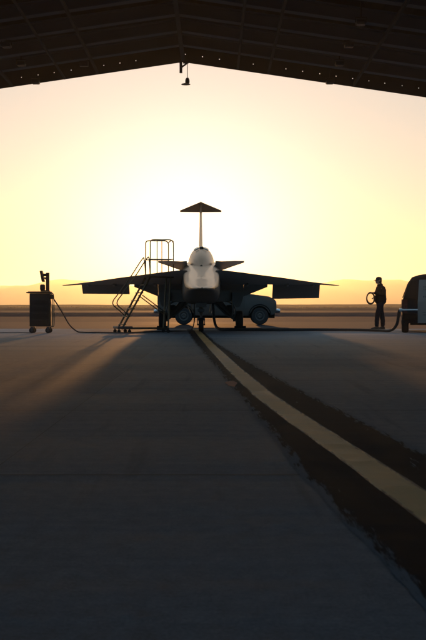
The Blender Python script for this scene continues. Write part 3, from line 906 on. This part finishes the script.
rings = [ring0, ring1, ring2, van_ring(1.2, 1.82, .89, .67), van_ring(2.4, 1.82, .89, .67), van_ring(3.0, 1.76, .89, .66), van_ring(3.4, 1.55, .89, .68), van_ring(3.75, 1.22, .88, .76, belt=.98), van_ring(4.4, 1.05, .86, .78, belt=.90), van_ring(4.72, .88, .80, .72, belt=.74), van_ring(4.80, .74, .72, .66, belt=.62)]
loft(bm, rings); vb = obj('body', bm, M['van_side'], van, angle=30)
for s in (-1, 1):
    # side glass band follows the tumblehome
    for y0, y1 in ((.55, 1.55), (1.62, 2.45), (2.52, 3.15)):
        bm = BM()
        q = [(s*.868, y0, 1.08), (s*.868, y1, 1.08), (s*.71, y1-(.18 if y1 > 3 else 0), 1.50), (s*.71, y0, 1.50)]
        vs = [bm.verts.new(p) for p in q]+[bm.verts.new((p[0]+s*.018, p[1], p[2]+.006)) for p in q]
        bm.faces.new(vs[:4]); bm.faces.new(vs[4:])
        for k in range(4): bm.faces.new((vs[k], vs[(k+1) % 4], vs[4+(k+1) % 4], vs[4+k]))
        obj('side_window', bm, M['trim'], van, smooth=False)
    bm = BM()
    q = []
    for z in (.62, .74, .90, 1.02):
        t = (z-.86)/.74
        x = .895-.30*max(0, (z-.98)/.72)**1.5-.005; yy = max(0, z-.95)*.22
        q.append([Vector((s*(x-.16), yy-.012, z)), Vector((s*x, yy-.012, z)), Vector((s*(x+.025), yy+.10, z)), Vector((s*(x-.16), yy+.10, z))])
    loft(bm, q); obj('tail_light', bm, M['lamp_red'], van, smooth=False)
    for y in (.78, 3.72):
        bm = BM(); tyre(bm, (s*.80, y if y > 1 else .55, .33), .33, .22, 'X', 32); w_ = obj('wheel', bm, M['rubber'], van)
        bm = BM(); rim(bm, (s*.80, y if y > 1 else .55, .33), .33, .24, 'X', 24); obj('rim', bm, M['rim'], w_)
for s in (-1, 1):
    bm = BM(); q = []
    for z in (1.06, 1.2, 1.35, 1.5, 1.58):
        x = .89-.30*max(0, (z-.98)/.72)**1.5-.045; yy = max(0, z-.95)*.22
        q.append([Vector((s*.47, yy-.014, z)), Vector((s*x, yy-.014, z)), Vector((s*x, yy+.05, z)), Vector((s*.47, yy+.05, z))])
    loft(bm, q); obj('rear_window', bm, M['dark_glass'], van, smooth=False)
bm = BM()
q = []
for z in (.30, .66, .95, 1.3, 1.62):
    yy = max(0, z-.95)*.22; x = .42-.05*max(0, (z-1.0)/.7)
    q.append([Vector((-x, yy-.022, z)), Vector((x, yy-.022, z)), Vector((x, yy+.05, z)), Vector((-x, yy+.05, z))])
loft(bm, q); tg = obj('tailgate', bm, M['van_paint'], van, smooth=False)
bm = BM()
for z, x0, x1, h in ((1.40, -.24, .2, .05), (1.33, -.24, .0, .03), (1.10, -.24, .1, .05), (.62, -.26, .3, .03), (.55, -.26, .2, .03)):
    x = x0
    while x < x1:
        wl_ = random.uniform(.025, .05)
        box(bm, (x, max(0, z-.95)*.22-.025, z), (wl_*.7, .006, h)); x += wl_+.012
obj('lettering', bm, M['letter'], tg, smooth=False)
for s in (-1, 1):
    bm = BM(); box(bm, (s*.655, -.05, .50), (.45, .18, .20), bev=.05); obj('bumper', bm, M['trim'], van)
bm = BM(); box(bm, (0, .30, .30), (1.3, .5, .12)); obj('tow_bar', bm, M['trim'], van)
bm = BM()
rw = []
q = [(-.44, 1.36), (.44, 1.36), (.40, 1.62), (-.40, 1.62)]

# supply hose: pipe coupling on the van, down to the ground and across to the jet
hs = thing('supply_hose', 'thick black hose running from the dark van along the ground to the jet', 'hose', (5.6, 39.7, 0))
O = Vector((5.6, 39.7, 0))
def HP(x, y, z): return Vector((x, y, z))-O
bm = BM()
tube(bm, catmull([HP(5.74, 39.36, .70), HP(5.66, 39.40, .68), HP(5.63, 39.45, .52), HP(5.60, 39.6, .26), HP(5.50, 40.2, .07), HP(5.25, 41.2, .05), HP(4.6, 41.9, .05), HP(3.2, 42.2, .05), HP(1.6, 42.1, .05), HP(.7, 42.5, .05), HP(.2, 43.3, .06), HP(.05, 43.9, .3), HP(.0, 44.1, .92)], 10), .046, 10)
obj('hose', bm, M['cable'], hs)
bm = BM(); tube(bm, [HP(5.66, 39.35, .70), HP(6.20, 39.36, .70)], .035, 12); tube(bm, [HP(5.64, 39.35, .70), HP(5.72, 39.35, .70)], .055, 12)
obj('coupling', bm, M['chrome'], hs)

# ------------------------------------------------------------------ person
def bake(o):
    dg = bpy.context.evaluated_depsgraph_get(); dg.update()
    me = bpy.data.meshes.new_from_object(o.evaluated_get(dg))
    return me
def skinned(chains, root, sub=2, extra=None, voxel=None):
    """chains: list of lists of (co, r); points with equal coordinates are shared"""
    verts, rad, idx, edges = [], [], {}, []
    for ch in chains:
        last = None
        for c, r in ch:
            key = tuple(round(v, 4) for v in c)
            if key not in idx:
                idx[key] = len(verts); verts.append(c); rad.append(r)
            i = idx[key]
            if last is not None: edges.append((last, i))
            last = i
    me = bpy.data.meshes.new('tmp'); me.from_pydata(verts, edges, [])
    o = bpy.data.objects.new('tmp', me); COL.objects.link(o)
    sk = o.modifiers.new('skin', 'SKIN'); sk.use_smooth_shade = True
    for i, r in enumerate(rad):
        v = me.skin_vertices[0].data[i]
        v.radius = (r, r) if isinstance(r, (int, float)) else r
        v.use_root = (tuple(round(q, 4) for q in verts[i]) == tuple(round(q, 4) for q in root))
    ss = o.modifiers.new('sub', 'SUBSURF'); ss.levels = sub; ss.render_levels = sub
    out = bake(o)
    bpy.data.objects.remove(o); bpy.data.meshes.remove(me)
    return out
def fuse(meshes, voxel):
    bm = BM()
    for m_ in meshes: bm.from_mesh(m_)
    me = bpy.data.meshes.new('tmp'); bm.to_mesh(me); bm.free()
    o = bpy.data.objects.new('tmp', me); COL.objects.link(o)
    rm = o.modifiers.new('remesh', 'REMESH'); rm.mode = 'VOXEL'; rm.voxel_size = voxel
    sm = o.modifiers.new('smooth', 'SMOOTH'); sm.iterations = 2; sm.factor = .4
    out = bake(o)
    bpy.data.objects.remove(o)
    return out
def bm_mesh(bm):
    bmesh.ops.recalc_face_normals(bm, faces=bm.faces[:])
    me = bpy.data.meshes.new('tmp'); bm.to_mesh(me); bm.free(); return me
def mesh_obj(name, me, m, parent):
    me.name = name; me.materials.clear(); me.materials.append(m)
    for p in me.polygons: p.use_smooth = True
    return link(bpy.data.objects.new(name, me), parent)

P_LOC = (5.90, 46.0, 0); P_RZ = R(12)
per = thing('person', 'person in cap and dark jacket standing in profile holding a coiled cable', 'person', P_LOC, P_RZ)
pel = (.03, 0, .98)
def leg(s, kx, ax):
    return [(pel, .13), ((.02, s*.10, .90), .105), ((kx, s*.11, .51), .068), ((ax+.01, s*.115, .30), .060), ((ax, s*.12, .10), .042)]
LEGS = {-1: (-.115, -.155), 1: (.115, .15)}
sp = [(pel, .13), ((.045, 0, 1.16), .125), ((.04, 0, 1.36), .135), ((.02, 0, 1.49), .075), ((-.005, 0, 1.57), .055), ((-.03, 0, 1.64), .058)]
def arm(s):
    if s < 0:   # nearer arm: forearm level, hand on top of the coil
        return [((.04, 0, 1.36), .135), ((.04, s*.19, 1.45), .062), ((.085, s*.235, 1.20), .048), ((-.15, s*.17, 1.27), .042), ((-.29, s*.12, 1.285), .030)]
    return [((.04, 0, 1.36), .135), ((.04, s*.19, 1.45), .062), ((.07, s*.235, 1.18), .048), ((-.08, s*.14, 1.12), .036), ((-.155, s*.07, 1.11), .027)]
chains = [sp]+[leg(s, *LEGS[s]) for s in (-1, 1)]+[arm(s) for s in (-1, 1)]
body = skinned(chains, pel)
# head with face features (looks towards -x)
bm = BM()
def blob(c, s, sub=3, rot=None):
    m_ = Matrix.Translation(c)
    if rot: m_ = m_ @ Euler(rot).to_matrix().to_4x4()
    bmesh.ops.create_icosphere(bm, subdivisions=sub, radius=1, matrix=m_ @ Matrix.Diagonal((*s, 1)))
H = Vector((-.04, 0, 1.715))
blob(H+Vector((.008, 0, .02)), (.100, .077, .098)); blob(H+Vector((-.045, 0, -.055)), (.052, .055, .062)); blob(H+Vector((-.085, 0, -.088)), (.022, .030, .02))
blob(H+Vector((-.103, 0, -.018)), (.022, .014, .026), 2, (0, .5, 0)); blob(H+Vector((-.092, 0, -.055)), (.016, .026, .012), 2)
blob(H+Vector((-.085, 0, .03)), (.02, .05, .014), 2)
for s in (-1, 1):
    blob(H+Vector((.012, s*.078, -.008)), (.022, .012, .034), 2); blob(H+Vector((-.08, s*.032, .01)), (.013, .014, .01), 2)
head = bm_mesh(bm)
# hands: palm and five fingers curled round the coil
def hand(w, d, up, s):
    w = Vector(w); d = Vector(d).normalized(); up = Vector(up).normalized(); side = d.cross(up)
    parts = []
    palm_end = w+d*.085
    parts.append(skinned([[(tuple(w-d*.02), .026), (tuple(w+d*.03), (.038, .018)), (tuple(palm_end), (.040, .016))]], tuple(w-d*.02), 2))
    for k, (o, l) in enumerate(((-.030, .070), (-.010, .080), (.010, .076), (.030, .060))):
        a = palm_end+side*o-d*.012
        pts = [a, a+d*l*.42-up*.006, a+d*l*.66-up*l*.32, a+d*l*.50-up*l*.62]
        parts.append(skinned([[(tuple(p), r) for p, r in zip(pts, (.0095, .0088, .0082, .007))]], tuple(a), 1))
    a = w+d*.025+side*(.03*s)
    pts = [a, a+d*.03+side*(.022*s)-up*.012, a+d*.055+side*(.018*s)-up*.035]
    parts.append(skinned([[(tuple(p), r) for p, r in zip(pts, (.012, .010, .008))]], tuple(a), 1))
    return parts
hands = hand((-.30, -.113, 1.290), (-1, .25, .03), (.05, 0, 1), 1)+hand((-.165, .065, 1.108), (-1, -.55, -.1), (0, .1, 1), -1)
mesh_obj('body', fuse([body, head]+hands, .0085), M['skin'], per)
# jacket: torso and sleeves
def fat(chain, k, add): return [(c, r*k+add) for c, r in chain]
jk = [[((.03, 0, .86), .195), ((.035, 0, 1.02), .188), ((.045, 0, 1.18), .175), ((.04, 0, 1.36), .165), ((.025, 0, 1.50), .105), ((.015, 0, 1.575), .088), ((.01, 0, 1.60), .085)]]
for s in (-1, 1):
    a = arm(s); a = [(a[0][0], .165)]+[(c, r+.026) for c, r in a[1:-1]]+[(tuple(Vector(a[-1][0])*.8+Vector(a[-2][0])*.2), .050)]
    jk.append(a)
jm = skinned(jk, (.03, 0, .86))
bm = BM(); bm.from_mesh(jm)
for v in bm.verts:
    n_ = math.sin(v.co.z*62+v.co.x*25)*.004+math.sin(v.co.z*31-v.co.y*44+v.co.x*18)*.005
    v.co += v.normal*n_
for v in bm.verts:   # broader shoulders / flatter chest than a round tube
    if v.co.z > .85 and abs(v.co.y) < .19 and v.co.x > -.16: v.co.y *= 1.08; v.co.x = .04+(v.co.x-.04)*1.18
mesh_obj('jacket', bm_mesh(bm), M['jacket'], per)
tr = [[(p, r+.028) for p, r in leg(s, *LEGS[s])[:-1]]+[((LEGS[s][1]+.004, s*.12, .07), .078)] for s in (-1, 1)]
tm = skinned([[(pel, .152), ((.03, 0, 1.06), .145)]]+[[(pel, .152)]+t[1:] for t in tr], pel)
bm = BM(); bm.from_mesh(tm)
for v in bm.verts:
    v.co += v.normal*(math.sin(v.co.z*48+v.co.x*30)*.004*(1 if v.co.z < .75 else .4))
mesh_obj('trousers', bm_mesh(bm), M['denim'], per)
for s in (-1, 1):
    ax = LEGS[s][1]
    bm = BM()
    rings = []
    for x, hw, h, z0 in ((.085, .025, .05, .0), (.07, .042, .10, .0), (.02, .046, .125, .0), (-.04, .047, .105, .0), (-.10, .052, .075, .0), (-.155, .048, .058, .0), (-.195, .032, .042, .004), (-.208, .012, .022, .010)):
        rr = []
        for k in range(14):
            a = 2*math.pi*k/14
            rr.append(Vector((ax+x, s*.125+hw*math.cos(a), z0+h*max(0, (math.sin(a)*.55+.45)))))
        rings.append(rr)
    loft(bm, rings); obj('boot', bm, M['boot'], per, angle=60)
# hair
bm = BM(); blob(H+Vector((.034, 0, -.002)), (.086, .084, .080), 3); blob(H+Vector((.062, 0, -.075)), (.050, .066, .070), 3)
for v in bm.verts:
    v.co += Vector((random.uniform(-1, 1), random.uniform(-1, 1), random.uniform(-1, 1)))*.005
mesh_obj('hair', bm_mesh(bm), M['hair'], per)
# cap
bm = BM()
rings = []
for z, k in ((.028, 1.0), (.055, 1.02), (.085, .95), (.112, .78), (.130, .48), (.137, .12)):
    rings.append([H+Vector((.010+.110*k*math.cos(a), .088*k*math.sin(a), z)) for a in [2*math.pi*i/24 for i in range(24)]])
loft(bm, rings)
top, bot = [], []
for i in range(13):
    a = math.pi*(.5+i/12)
    inn = Vector((.010+.106*math.cos(a), .084*math.sin(a), .034)); out_ = Vector((-.055+.125*math.cos(a), .078*math.sin(a), .020-.012*abs(math.sin(a))))
    top.append((H+inn, H+out_))
va = [(bm.verts.new(p), bm.verts.new(q), bm.verts.new(q-Vector((0, 0, .006))), bm.verts.new(p-Vector((0, 0, .006)))) for p, q in top]
for p, q in zip(va, va[1:]):
    for k in range(4): bm.faces.new((p[k], q[k], q[(k+1) % 4], p[(k+1) % 4]))
bm.faces.new(va[0]); bm.faces.new(va[-1][::-1])
obj('cap', bm, M['cap'], per, angle=50)

# coil of cable held by the person
bm = BM()
pts = []
for i in range(6*36+1):
    a = math.pi/2+2*math.pi*i/36
    k = i/36
    rx, rz = .160+.008*math.sin(k*2.1), .195+.008*math.cos(k*1.7)
    pts.append((-.355+(rx+.012*math.sin(k*2.9))*math.cos(a), -.055+.05*math.cos(a)+.014*math.sin(k*3)+.007*k-.02, 1.085+(rz+.014*math.cos(k*2.3))*math.sin(a)))
tube(bm, pts, .017, 8)
cl = obj('cable_coil', bm, M['hose_coil']); cl.location = P_LOC; cl.rotation_euler = (0, 0, P_RZ)
tag(cl, 'coiled brown cable loop held in the hands of the standing person', 'cable coil')

# ------------------------------------------------------------------ render settings
SC.render.engine = 'CYCLES'
c = SC.cycles
c.use_denoising = True
try: c.denoiser = 'OPENIMAGEDENOISE'
except Exception: pass
c.max_bounces = 8; c.diffuse_bounces = 3; c.glossy_bounces = 3; c.volume_bounces = 1; c.transmission_bounces = 2
c.sample_clamp_indirect = 6
